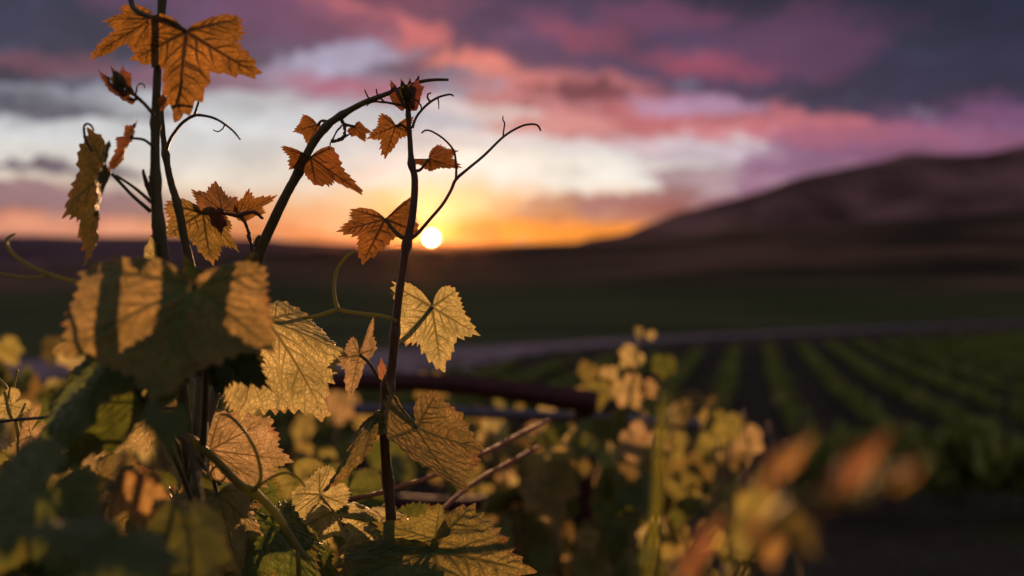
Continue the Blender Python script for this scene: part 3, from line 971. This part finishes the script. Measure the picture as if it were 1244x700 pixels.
# ---- arching shoot
shC = empty('grapevine_shoot', W(235, 600, .805), 'arching green shoot bending right over the sky with small orange leaves', 'vine shoot', 'young shoots of the foreground vine')
stem('stem', [(545, 97, 1.6, .02), (530, 97, 1.9, .02), (513, 99, 2.2, .02), (495, 105, 2.5, .02), (476, 112, 2.8, .01), (460, 118, 3.2), (440, 126, 3.5), (415, 140, 4), (396, 154, 4.6), (378, 178, 5), (364, 207, 5.4), (347, 238, 5.8), (330, 273, 6.2), (311, 316, 6.8), (300, 345, 7), (284, 410, 7), (264, 470, 7, -.03), (246, 530, 6.6, -.07), (235, 600, 6, -.095)], .9, M['stem'], shC, 14, 8, .02,
     nodes=[(7, .3), (8, .2), (10, .22), (13, .3)])
leaf(shC, .912, (386, 152), (374, 176), (357, 160), (392, 166), (369, 140), (389, 152), mat='young', lobed=.3, petiole=[(397, 148, -.01), (391, 147, -.005)], petr=1.8)
leaf(shC, .888, (377, 191), (383, 224, .004), (353, 205, .006), (442, 236.5, .012), (343, 178, .0), (404, 178, -.006), mat='young', lobed=.9, ruffle=.035, arch=.08, petiole=[(370, 200, .012)], petr=2, **HI)
leaf(shC, .90, (431, 154), (443, 172), (427, 166), (452, 161), (422, 160), (437, 148), mat='young', lobed=.6, petiole=[(414, 142), (416, 149), (422, 152)], petr=1.8)
stem('flower_cluster', [(414, 142, 1.8), (418, 152, 1.8), (419, 162, 1.9), (416, 168, 2.4), (409, 171, 2.0), (402, 172, 2.2)], .9, M['dark_stem'], shC, 8, 6, .22,
     extra=[[(416, 152, 1.3), (409, 160, 1.1), (404, 170, 1.2), (401, 176, .8), (403, 184, .6)], [(419, 154, 1.5), (424, 152, 1.2)], [(414, 169, 1.3), (421, 165, 1.2), (427, 162, 1.0)]])
# leaf cluster on a side stalk
sid = stem('side_stalk', [(311, 312, 2.6), (306, 303, 2.2), (304, 290, 1.9), (300, 276, 2), (294, 265, 2.4), (286, 262, 2.6), (270, 259, 2.0), (250, 257, 1.8)], .875, M['dark_stem'], shC, 8, 6, .08,
           extra=[[(310, 300, 2.2), (313, 290, 2.6), (316, 286, 1.5)], [(305, 296, 2), (302, 287, 2.6), (304, 282, 1.4)], [(290, 262, 3.4), (303, 258, 2.6), (312, 259, 2.3), (318, 265, 1.7), (320, 264, .8)]])
leaf(shC, .872, (246, 258), (259, 319, .004), (203, 287, .006), (287, 303, -.004), (201, 247, .008), (279, 270, .006), wrap=50.0, mat='backlit', lobed=.55, ruffle=.05, arch=.10, curl=-.05, **HI)
leaf(shC, .885, (271, 257), (262, 222, .01), (233, 231, .006), (288, 240, .01), (240, 257, 0), (291, 258, 0), mat='backlit', lobed=.4, ruffle=.06, arch=.16, **HI)
leaf(shC, .88, (289, 261), (335, 240, .006), (302, 233, .006), (322, 260, -.004), (290, 246, .004), (299, 270, -.004), mat='young', lobed=.4, ruffle=.05)
leaf(shC, .862, (264, 262), (268, 283), (257, 274), (275, 274), mat='bud', lobed=.2, arch=.2, na=140, nr=12)

# ---- upright shoot beside the sun
shB = empty('grapevine_shoot', W(485, 1085, .95), 'upright slender shoot beside the setting sun, with serrated golden leaves', 'vine shoot', 'young shoots of the foreground vine')
stem('stem', [(495, 124, 2.4), (496, 140, 2.8), (498, 170, 3.1), (500, 199, 3.6), (504, 220, 4.2), (501, 262, 4.6), (494, 298, 5), (488, 335, 5), (483, 372, 5.2), (480, 405, 5.3), (476, 447, 5.6), (471, 470, 6.2), (467, 525, 5.8), (471, 585, 6.2), (475, 632, 6.6), (480, 760, 7, .02), (485, 1085, 8, .05)], .9, M['dark_stem'], shB, 14, 8, .02,
     nodes=[(1, .3), (3, .5), (6, .35), (9, .3), (11, .55), (13, .25)])
leaf(shB, .897, (481, 153), (467, 192, -.004), (447, 168, .004), (500, 163, .006), (463, 139, .008), (502, 143, .008), mat='young', lobed=.9, teeth=.15, ruffle=.045, petiole=[(497, 160, .005), (489, 153, .006)], petr=1.6, **HI)
leaf(shB, .905, (521, 193), (560, 204, -.008), (556, 183, .0), (524, 208, .02), (534, 176, .01), (497, 195, .014), mat='young', lobed=.3, teeth=.14, ruffle=.045, petiole=[(503, 208), (511, 206)], petr=1.8, **HI)
leaf(shB, .905, (468, 266), (439, 321, -.01), (412, 281, -.008), (508, 284, .022), (427, 255, .008), (501, 240, .022), mat='young', lobed=.75, teeth=.14, ruffle=.045, arch=.05,
     petiole=[(495, 291, -.006), (486, 287, -.004), (476, 277, -.002)], petr=2.6, **HI)
leaf(shB, .915, (525, 373), (535, 450, .006), (481, 418, -.006), (581, 406, .01), (478, 346, -.01), (553, 353, .008), wrap=50.0, mat='mature', lobed=.55, teeth=.12, ruffle=.045, arch=.08,
     petiole=[(482, 418, .0), (495, 408, .004), (512, 389, .006)], petr=2.6, na=420, nr=44)
leaf(shB, .89, (506, 520), (566, 598, -.02), (466, 533, -.045), (590, 541, .02), (474, 460, -.03), (531, 476, .028), wrap=50.0, mat='dense', lobed=-.8, teeth=.09, ruffle=.035, arch=-.10, bulge=.03,
     petiole=[(470, 476, .01), (486, 496, .012)], petr=2.6, na=420, nr=44)
leaf(shB, .905, (437, 431), (425, 487, -.01), (405, 437, .01), (458, 424, .012), (428, 411, .008), (453, 387, -.008), mat='mature', lobed=.7, ruffle=.05, petiole=[(469, 475), (459, 458), (449, 442)], petr=2.0, **HI)
leaf(shB, .89, (461, 507), (391, 601, -.01), (426, 532, .035), (446, 552, -.04), (448, 508, .02), (461, 522, -.02), mat='dense', lobed=.1, ruffle=.05, arch=.1, petiole=[(469, 486, .005)], petr=2.2, **HI)
leaf(shB, .86, (529, 655), (455, 637, .004), (464, 674, -.015), (536, 614, .01), (520, 672, -.01), (545, 640, .01), mat='dense', lobed=.3, ruffle=.06, arch=.12, petiole=[(478, 665, .05), (505, 662, .03)], petr=2, **HI)
leaf(shB, .85, (525, 668), (562, 800, -.06), (405, 720, -.03), (648, 700, -.0), (428, 670, .005), (574, 614, .035), mat='dense', lobed=-.4, ruffle=.045, arch=.14, bulge=.03, petiole=[(480, 720, .05), (500, 690, .02)], petr=3, na=420, nr=44)
leaf(shB, .91, (462, 640), (415, 690, -.01), (412, 624, .02), (462, 684, -.01), (440, 622, .02), (478, 660, 0), mat='mature', lobed=.3, ruffle=.05, **HI)
leaf(shB, .87, (402, 622), (428, 655, .01), (414, 632, .012), (396, 660, -.01), mat='mature', lobed=.6, ruffle=.09, **HI)
leaf(shB, .89, (466, 452), (463, 436), (459, 446), (468, 444), mat='bronze', lobed=.4, na=90, nr=8, arch=.2)
# top of the shoot: folded young leaves
tip = stem('shoot_tip', [(496, 134, 2.6), (495, 126, 2.6), (492, 118, 2.2), (488, 108, 1.4)], .9, M['dark_stem'], shB, 8, 6, .05,
           extra=[[(495, 127, 2), (499, 117, 1.6), (502, 108, 1.2)], [(494, 126, 1.8), (485, 117, 1.5), (480, 108, 1.1)]])
for (O, tt, ll, rr, mt) in [((489, 122), (477, 99, .004), (473, 112, .008), (484, 108, -.008), 'bud'), ((493, 120), (489, 97, -.006), (484, 107, .004), (496, 106, -.008), 'olive'),
                            ((503, 122), (508, 94, -.004), (499, 107, .010), (513, 106, -.010), 'bud'), ((498, 122), (499, 97, .006), (493, 106, .009), (505, 108, -.004), 'young')]:
    leaf(tip, .9, O, tt, ll, rr, mat=mt, lobed=.0, teeth=.04, ruffle=.06, arch=.35, na=140, nr=12, name='bud_leaf', bulge=.03)
stem('tendril', [(493, 129, 1.7), (480, 126.5, 1.6), (469, 124.5, 1.5), (458, 123.5, 1.3), (449, 120, 1.2), (445, 114, 1.0), (443, 109, .8)], .9, M['dark_stem'], shB, 7, 6, .05,
     extra=[[(467, 124, 1.3), (459, 116, 1.1), (457, 108, .9)], [(457, 123.5, 1.1), (450, 125, .9), (445, 129, .7)]])
stem('tendril', [(501, 156, 1.9), (503, 149, 1.7), (508, 139, 1.6), (519, 127, 1.6), (531, 119, 1.5), (542, 115.5, 1.3), (548, 115, 1.2), (551, 117, 1.0)], .9, M['dark_stem'], shB, 7, 6, .03,
     extra=[[(523, 124, 1.4), (519.5, 119, 1.3), (520, 114.5, 1.2), (524, 113, 1)], [(532, 119, 1), (533, 126, .8), (533, 133, .6)], [(494, 119, 1.1), (505, 123, 1.1), (511, 128, 1.1), (512, 133, .8)]])
stem('tendril', [(497, 291, 3), (507, 284, 2.4), (521, 268, 2.1), (538, 248, 2), (548, 231, 2.0), (554, 218, 2.1), (570, 204, 1.8), (588, 189, 1.7), (612, 166, 1.5), (632, 154, 1.4), (645, 151, 1.3), (653, 152.5, 1.3), (657, 159, 1.1)], .9, M['dark_stem'], shB, 8, 6, .02,
     extra=[[(554, 218, 1.8), (554, 201, 1.5), (551, 183, 1.4), (539, 169, 1.3), (525, 160, 1.2), (517, 158.5, 1.1), (512, 162, 1)], [(611, 167, 1.2), (612, 158, 1.0), (613, 150, 1), (611, 146, .9), (611, 141, .7)]])
stem('tendril', [(482, 391, 3.2), (476, 387.5, 2.6), (462, 383.5, 2.5), (439, 381, 2.5), (420, 378, 2.6), (410, 374, 2.8), (406.5, 360, 2.4), (406, 345, 2.3), (409, 329, 2.2), (418, 315, 2.1), (426, 308, 1.9), (433, 305, 1.6)], .895, M['tendril'], shB, 8, 6, .02,
     extra=[[(410, 376, 2.5), (398, 380, 2.3), (384, 384, 2.2), (366, 387, 2.0), (345, 388, 1.8), (333, 381, 1.4), (328, 377, 1)]])

# ---- broad leaves and side shoots of the vine itself
leaf(vine, .645, (236, 347), (192, 486, -.03), (74, 432, -.02), (334, 424, -.01), (104, 326, .03), (322, 330, .03), wrap=46.0, mat='broad', lobed=-.3, teeth=.08, ruffle=.045, arch=.08, petiole=[(246, 560, .15), (250, 450, .08), (242, 370, .02)], petr=4, na=420, nr=44)
# leaves hidden behind the big one, between it and the sun
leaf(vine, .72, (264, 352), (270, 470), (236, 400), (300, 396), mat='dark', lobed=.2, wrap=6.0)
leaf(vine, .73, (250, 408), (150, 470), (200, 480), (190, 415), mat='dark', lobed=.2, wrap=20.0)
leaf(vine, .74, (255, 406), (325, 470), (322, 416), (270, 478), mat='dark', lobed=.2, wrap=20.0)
leaf(vine, .86, (324, 391), (398, 505, -.01), (420, 428, .015), (290, 508, -.03), (372, 380, .045), (266, 470, -.01), wrap=50.0, mat='mature', lobed=-.5, teeth=.08, ruffle=.045, arch=.14, petiole=[(262, 470, .05), (290, 405, .04), (312, 384, .02)], petr=3, na=440, nr=46)
leaf(vine, .94, (255, 547), (353, 560, .005), (330, 508, .0), (322, 592, -.005), (268, 500, .01), (262, 584, -.01), wrap=50.0, mat='mature', lobed=-.7, teeth=.07, ruffle=.035, petiole=[(268, 620, .02), (258, 575, .01)], petr=2.5, na=420, nr=44)
leaf(vine, .67, (152, 437), (-4, 612, -.03), (58, 487, .05), (98, 524, -.05), (112, 438, .05), (146, 470, -.02), mat='green', lobed=-.6, ruffle=.045, arch=.16, petiole=[(250, 570, .12), (206, 515, .06), (186, 500, .03), (168, 478, .01)], petr=3, na=420, nr=44)
leaf(vine, .69, (168, 488), (70, 582, -.01), (104, 492, .03), (142, 552, -.03), mat='green', lobed=.3, ruffle=.05, petiole=[(245, 640, .08), (205, 540, .03)], petr=3, **HI)
leaf(vine, .8, (186, 503), (118, 560, -.01), (126, 510, .02), (178, 552, -.01), (150, 494, .02), (196, 530, 0), mat='mature', lobed=.4, ruffle=.06, petiole=[(246, 640, .08), (215, 540, .04)], petr=2.6, **HI)
leaf(vine, .5, (199, 503), (207, 563, -.01), (170, 515, .0), (235, 514, .005), (180, 492, .01), (226, 493, .01), mat='green', lobed=.2, ruffle=.035, petiole=[(252, 650, .2), (230, 540, .08), (212, 510, .02)], petr=3, **HI)
leaf(vine, .8, (282, 425), (300, 470), (262, 450), (322, 440), mat='dense', lobed=.3, **HI)
leaf(vine, .8, (265, 600), (292, 700, -.02), (212, 672, -.02), (318, 650, .01), (212, 606, .02), (300, 596, .03), mat='mature', lobed=.4, ruffle=.05, arch=.12, petiole=[(280, 760, .1), (262, 660, .05)], petr=3, **HI)
leaf(vine, .86, (332, 640), (392, 730, -.05), (292, 712, -.04), (396, 672, .0), (296, 640, .0), (352, 612, .03), mat='green', lobed=.2, ruffle=.05, arch=.2, bulge=.03, petiole=[(300, 780, .05), (318, 690, .04)], petr=3, na=420, nr=44)
leaf(vine, .88, (306, 612), (292, 630), (286, 616), (306, 628), mat='dense', lobed=.3)
leaf(vine, .92, (388, 600), (340, 640, -.01), (356, 600, .01), (384, 640, -.01), mat='mature', lobed=.2)
leaf(vine, .84, (14, 492), (-14, 512), (-10, 488), (12, 512), mat='mature', lobed=.5)
leaf(vine, .84, (38, 530), (6, 585, .0), (14, 540, .01), (30, 580, -.01), mat='mature', lobed=.3, teeth=.15)
leaf(vine, .9, (112, 470), (84, 455), (86, 478), (104, 445), mat='mature', lobed=.4, petiole=[(150, 540), (128, 490)], petr=2)
stem('side_shoot', [(24, 540, 2.4), (20, 515, 2.2), (14, 485, 2.2), (7, 470, 2), (0, 462, 1.8), (-12, 450, 1.5)], .85, M['tendril'], vine, 8, 6, .03,
     extra=[[(15, 486, 1.8), (17, 470, 1.6), (19, 458, 1.5), (21, 449, 1.7)], [(20, 512, 1.6), (30, 500, 1.4), (36, 488, 1.5)], [(24, 538, 2.4), (36, 600, 2.6), (60, 720, 3), (100, 1085, 4, .1)]])
side = stem('side_shoot', [(226, 528, 4.4), (235, 535, 4.6), (263, 560, 4.8), (291, 589, 5), (307, 597, 5), (332, 621, 4.8), (354, 653, 4.4), (367, 672, 3.8), (379, 681, 2.6)], .78, M['tendril'], vine, 12, 7, .03, nodes=[(4, .3)],
            extra=[[(362, 665, 3.2), (363, 700, 3), (368, 800, 3, .06), (380, 1060, 3.4, .16)]])
stem('tendril', [(306, 596, 3), (314, 588, 2.6), (317, 575, 2.4), (312, 552, 2.3), (303, 533, 2.2), (292, 518, 2.1), (279, 506, 1.8), (268, 503, 1.4)], .775, M['tendril'], side, 8, 6, .02,
     extra=[[(309, 596, 2.2), (318, 588, 2), (330, 580, 1.8), (345, 574.5, 1.7), (356, 577, 1.5), (364, 583, 1.4), (371, 592, 1.1)]])
stem('tendril', [(276, 571, 1.9), (268, 566, 1.7), (259, 569, 1.6), (256, 577, 1.6), (261, 584, 1.5), (270, 584, 1.4), (274, 577, 1.2), (268, 574, 1)], .77, M['tendril'], side, 8, 6, .02)
stem('tendril', [(98, 343, 2.6), (78, 339, 2.5), (59, 333, 2.5), (39, 324, 2.4), (22, 314, 2.3), (11, 303, 2.2), (8, 294, 2), (13, 288, 1.8), (19, 285, 1.3)], .72, M['tendril'], vine, 8, 6, .02,
     extra=[[(59, 334, 1.9), (45, 337, 1.7), (30, 337, 1.6), (10, 334, 1.5), (-20, 328, 1.3)], [(98, 343, 2.6), (150, 380, 2.8, .02), (210, 450, 3, .08), (232, 540, 3.2, .1)]])

# ---- near shoot, far out of focus, lower left
shN = empty('grapevine_shoot', W(95, 1300, .7), 'blurred near shoot at the lower left holding one glowing orange leaf', 'vine shoot', 'young shoots of the foreground vine')
stem('stem', [(152, 548, 4), (146, 575, 5), (130, 610, 6), (118, 650, 7), (112, 700, 8), (104, 850, 9, .1), (95, 1300, 10, .2)], .5, M['stem'], shN, 10, 6, .03)
leaf(shN, .6, (170, 577), (172, 643, .0), (133, 632, .004), (206, 602, .004), (140, 582, .0), (197, 580, .0), mat='bronze', lobed=.8, ruffle=.035, petiole=[(146, 574), (158, 570)], petr=2.4, **HI)
leaf(shN, .46, (112, 652), (14, 650, -.01), (50, 634, .02), (56, 676, -.02), mat='green', lobed=.3, petiole=[(118, 662, .03)], petr=3, **HI)
leaf(shN, .45, (150, 652), (190, 730, -.03), (84, 720, -.02), (226, 690, 0), (110, 664, .0), (186, 652, .03), mat='green', lobed=.4, arch=.15, petiole=[(116, 680, .04), (132, 664, .01)], petr=3, **HI)
leaf(shN, .55, (60, 600), (-20, 700, -.02), (-30, 610, .02), (60, 690, -.02), mat='green', lobed=.3, petiole=[(112, 690, -.02), (90, 630, 0)], petr=3, **HI)
leaf(shN, .56, (235, 640), (260, 720, -.02), (200, 700, 0), (285, 690, 0), mat='green', lobed=.4, **HI)

# ---- near shoot tip on the right, far out of focus
shF = empty('grapevine_shoot', (.22, .9, 1.02), 'very blurred orange shoot tip close by at the lower right', 'vine shoot', 'young shoots of the foreground vine')
stem('stem', [(1070, 556, 5), (1064, 588, 7), (1045, 604, 8), (1005, 606, 8), (962, 612, 8), (935, 640, 8, .02), (900, 700, 8, .05), (870, 760, 8, .08), (850, 950, 9, .25), (900, 1060, 9, .6)], .30, M['tendril'], shF, 10, 6, .03)
leaf(shF, .44, (916, 640), (922, 566, .004), (896, 602, .006), (954, 608, .0), mat='glow', lobed=.3, petiole=[(920, 680, -.03)], petr=3)
leaf(shF, .36, (842, 676), (882, 624, .0), (852, 642, .006), (872, 660, .0), mat='bronze', lobed=.2, petiole=[(880, 720, .02)], petr=3)
leaf(shF, .33, (940, 572), (992, 526, .0), (952, 544, .006), (972, 564, .0), mat='bronze', lobed=.2, petiole=[(950, 612)], petr=3)
leaf(shF, .30, (1026, 578), (1086, 520, .0), (1036, 548, .005), (1062, 566, .0), mat='bronze', lobed=.2, petiole=[(1020, 602)], petr=4, label='reddest blurred leaf at the end of the near shoot')
leaf(shF, .26, (1096, 576), (1124, 558, .0), (1106, 558, .005), (1112, 576, .0), mat='bronze', lobed=.2, petiole=[(1066, 586)], petr=3)
leaf(shF, .34, (926, 644), (940, 690, .0), (914, 672, .004), (954, 664, .0), mat='bronze', lobed=.3)
leaf(shF, .32, (952, 638), (990, 672, .0), (962, 666, .004), (990, 644, .0), mat='dense', lobed=.3)

# ---- tall blurred stalk right of centre
shG = empty('grapevine_shoot', W(770, 1085, .95), 'blurred yellow-green bare stalk with a round lit tip, right of the red post', 'vine shoot', 'young shoots of the foreground vine')
stem('stem', [(808, 482, 4), (805, 496, 4.5), (803, 520, 5), (800, 560, 5.5), (798, 610, 5.5), (792, 660, 6), (786, 720, 6.5), (778, 850, 7, .15), (770, 1085, 8, .45)], .47, M['stalk'], shG, 10, 6, .03)
stem('tip_bud', [(806, 490, 3), (808, 483, 6.5), (809, 478, 3)], .47, M['stalk'], shG, 12, 6, .02)
stem('tendril', [(808, 520, 2), (815, 500, 1.8), (830, 488, 1.7), (850, 486, 1.5), (868, 494, 1.4), (876, 508, 1.0)], .5, M['tendril'], shG, 7, 6, .02,
     extra=[[(810, 540, 1.6), (818, 515, 1.5), (834, 498, 1.4), (852, 495, 1.2)], [(806, 500, 1.6), (816, 486, 1.4), (836, 478, 1.2), (856, 480, 1.0)]])

# ------------------------------------------------------------------ filler leaves of the front vine and the row behind
def proto_leaves(n, na, nr, mats, seed0):
    out = []
    for i in range(n):
        rng = random.Random(seed0 + i)
        O = np.zeros(3)
        fold = rng.uniform(-.15, .45)
        vv = []
        for a, L in zip(VA, (.74, .87, 1.0, .87, .74)):
            p = np.array([math.sin(a) * L, math.cos(a) * L, 0.0])
            p[2] = fold * abs(p[0]) - rng.uniform(.05, .3) * max(0, p[1]) ** 2 + rng.uniform(-.08, .08)
            vv.append(p)
        geo = leaf_geo(O, vv, lobed=rng.uniform(.1, .8), teeth=.12, na=na, nr=nr, seed=seed0 + i, arch=rng.uniform(0, .12), curl=rng.uniform(-.12, .12),
                       ruffle=rng.uniform(.03, .08), bulge=.015, toward=np.array([0, 0, 1.0]))
        out.append(leaf_mesh('leaf', geo, M[mats[i % len(mats)]], O))
    return out


def put_leaf(me, parent, loc, size, rng, face=None):
    """tip hangs mostly down, blade faces out of the hedge"""
    o = bpy.data.objects.new('leaf', me)
    col.objects.link(o)
    o.parent = parent
    yaw = (face if face is not None else rng.choice((0, math.pi))) + rng.gauss(0, .75)
    n = Vector((math.sin(yaw), -math.cos(yaw), rng.gauss(.35, .45))).normalized()
    tipd = Vector((rng.gauss(0, .5), rng.gauss(0, .3), -1))
    tipd = (tipd - n * tipd.dot(n)).normalized()
    x = tipd.cross(n)
    R_ = Matrix((x, tipd, n)).transposed()
    o.matrix_basis = Matrix.Translation(Vector(loc) - world_loc(parent)) @ R_.to_4x4() @ Matrix.Scale(size, 4)
    return o


front_me = proto_leaves(8, 200, 18, ['mature', 'green', 'dense', 'green'], 500)
rng = random.Random(21)
# hidden depth of the front vine (what shades its lower left)
for i in range(88):
    for _ in range(50):
        px, py, d = rng.uniform(-160, 520), rng.uniform(520, 900), rng.uniform(.95, 1.35)
        if py > 545 + max(0, px - 150) * .18:
            break
    put_leaf(front_me[i % 8], vine, W(px, py, d), rng.uniform(.045, .075), rng)

for i in range(26):
    put_leaf(front_me[i % 8], vine, W(rng.uniform(-40, 300), rng.uniform(600, 730), rng.uniform(.76, .94)), rng.uniform(.035, .06), rng, face=rng.gauss(0, .5))
mid_me = proto_leaves(9, 84, 8, ['mature', 'green', 'dense', 'glow', 'green', 'mature', 'dense', 'green', 'dense'], 700)
GROUP = 'vines of the row behind'
labels = ['sunlit leafy vine behind the wire at the left edge', 'sunlit leafy vine half hidden behind the bushy foreground grapevine', 'sunlit leafy vine between the upright shoot and the red post',
          'glowing leafy vine around the red trellis post', 'glowing leafy vine at the right end of the row, beside the open valley']
for vi, (xc, lab) in enumerate(zip((-1.25, -.72, -.2, .2, .52), labels)):
    y = 2.55
    gz = ground_z(xc, y)
    root = empty('grapevine', (xc, y, gz), lab, 'grapevine', GROUP)
    v, f = merge([tube_geo([(xc, y, gz - .1), (xc + .03, y, .2), (xc - .02, y, .62)], [.035, .03, .025], 8, 6, .08),
                  tube_geo([(xc - .02, y, .6), (xc + .12, y + .02, .68), (xc + .34, y, .68)], [.02, .017, .012], 8, 5, .08),
                  tube_geo([(xc - .02, y, .6), (xc - .12, y + .02, .68), (xc - .3, y, .68)], [.02, .017, .012], 8, 5, .08)])
    mesh_obj('trunk', v, f, M['bark'], root, (xc, y, gz))
    g = []
    tops = []
    for k in range(9):
        x0 = xc + rng.uniform(-.27, .27)
        top = rng.uniform(1.12, 1.34)
        x1, y1 = x0 + rng.gauss(0, .07), y + rng.gauss(0, .14)
        g.append(tube_geo([(x0, y, .66), ((x0 + x1) / 2 + .02, (y + y1) / 2, .95), (x1, y1, top)], [.006, .0045, .002], 6, 5, .05))
        tops.append((x0, x1, y1, top))
    v, f = merge(g)
    mesh_obj('canes', v, f, M['dark_stem'], root, (xc, y, gz))
    for i in range(96):
        x0, x1, y1, top = tops[i % 9]
        s = rng.random() ** .8
        z = .62 + (top - .60) * s
        loc = (x0 + (x1 - x0) * s + rng.gauss(0, .07), y + .22 + (y1 - y) * s + rng.gauss(0, .26), z)
        if 622 + loc[0] / loc[1] * F > 905:
            continue
        put_leaf(mid_me[rng.randrange(9)], root, loc, rng.choice((.035, .05, .065, .08, .10)) * rng.uniform(.9, 1.1) * (1.1 - .35 * s), rng)
    if vi == 3:                                           # the shoot that rises above the row
        g = [tube_geo([W(745, 600, 2.5), W(760, 500, 2.48), W(772, 440, 2.46), W(780, 398, 2.46)], [.006, .005, .004, .002], 7, 6, .05)]
        v, f = merge(g)
        mesh_obj('tall_cane', v, f, M['dark_stem'], root, (xc, y, gz))
        for (px, py, s) in ((768, 432, .042), (806, 440, .040), (716, 448, .038), (728, 472, .05), (762, 470, .055), (775, 402, .022), (700, 478, .035), (740, 452, .03), (786, 470, .03), (790, 405, .018), (828, 500, .05)):
            put_leaf(mid_me[rng.randrange(9)], root, W(px, py, 2.46), s, rng, face=rng.gauss(0, .3))
        for k in range(34):                               # leaves on the near side of the red post
            px, py = rng.uniform(655, 800), 505 + 240 * rng.random()
            put_leaf(mid_me[rng.randrange(9)], root, W(px, py, rng.uniform(2.05, 2.3)), rng.uniform(.045, .085), rng)
    if vi == 0:
        for k in range(14):
            put_leaf(mid_me[rng.randrange(9)], root, W(rng.uniform(-60, 110), rng.uniform(418, 500), 2.5), rng.uniform(.04, .06), rng)
print('objects', len(bpy.data.objects))
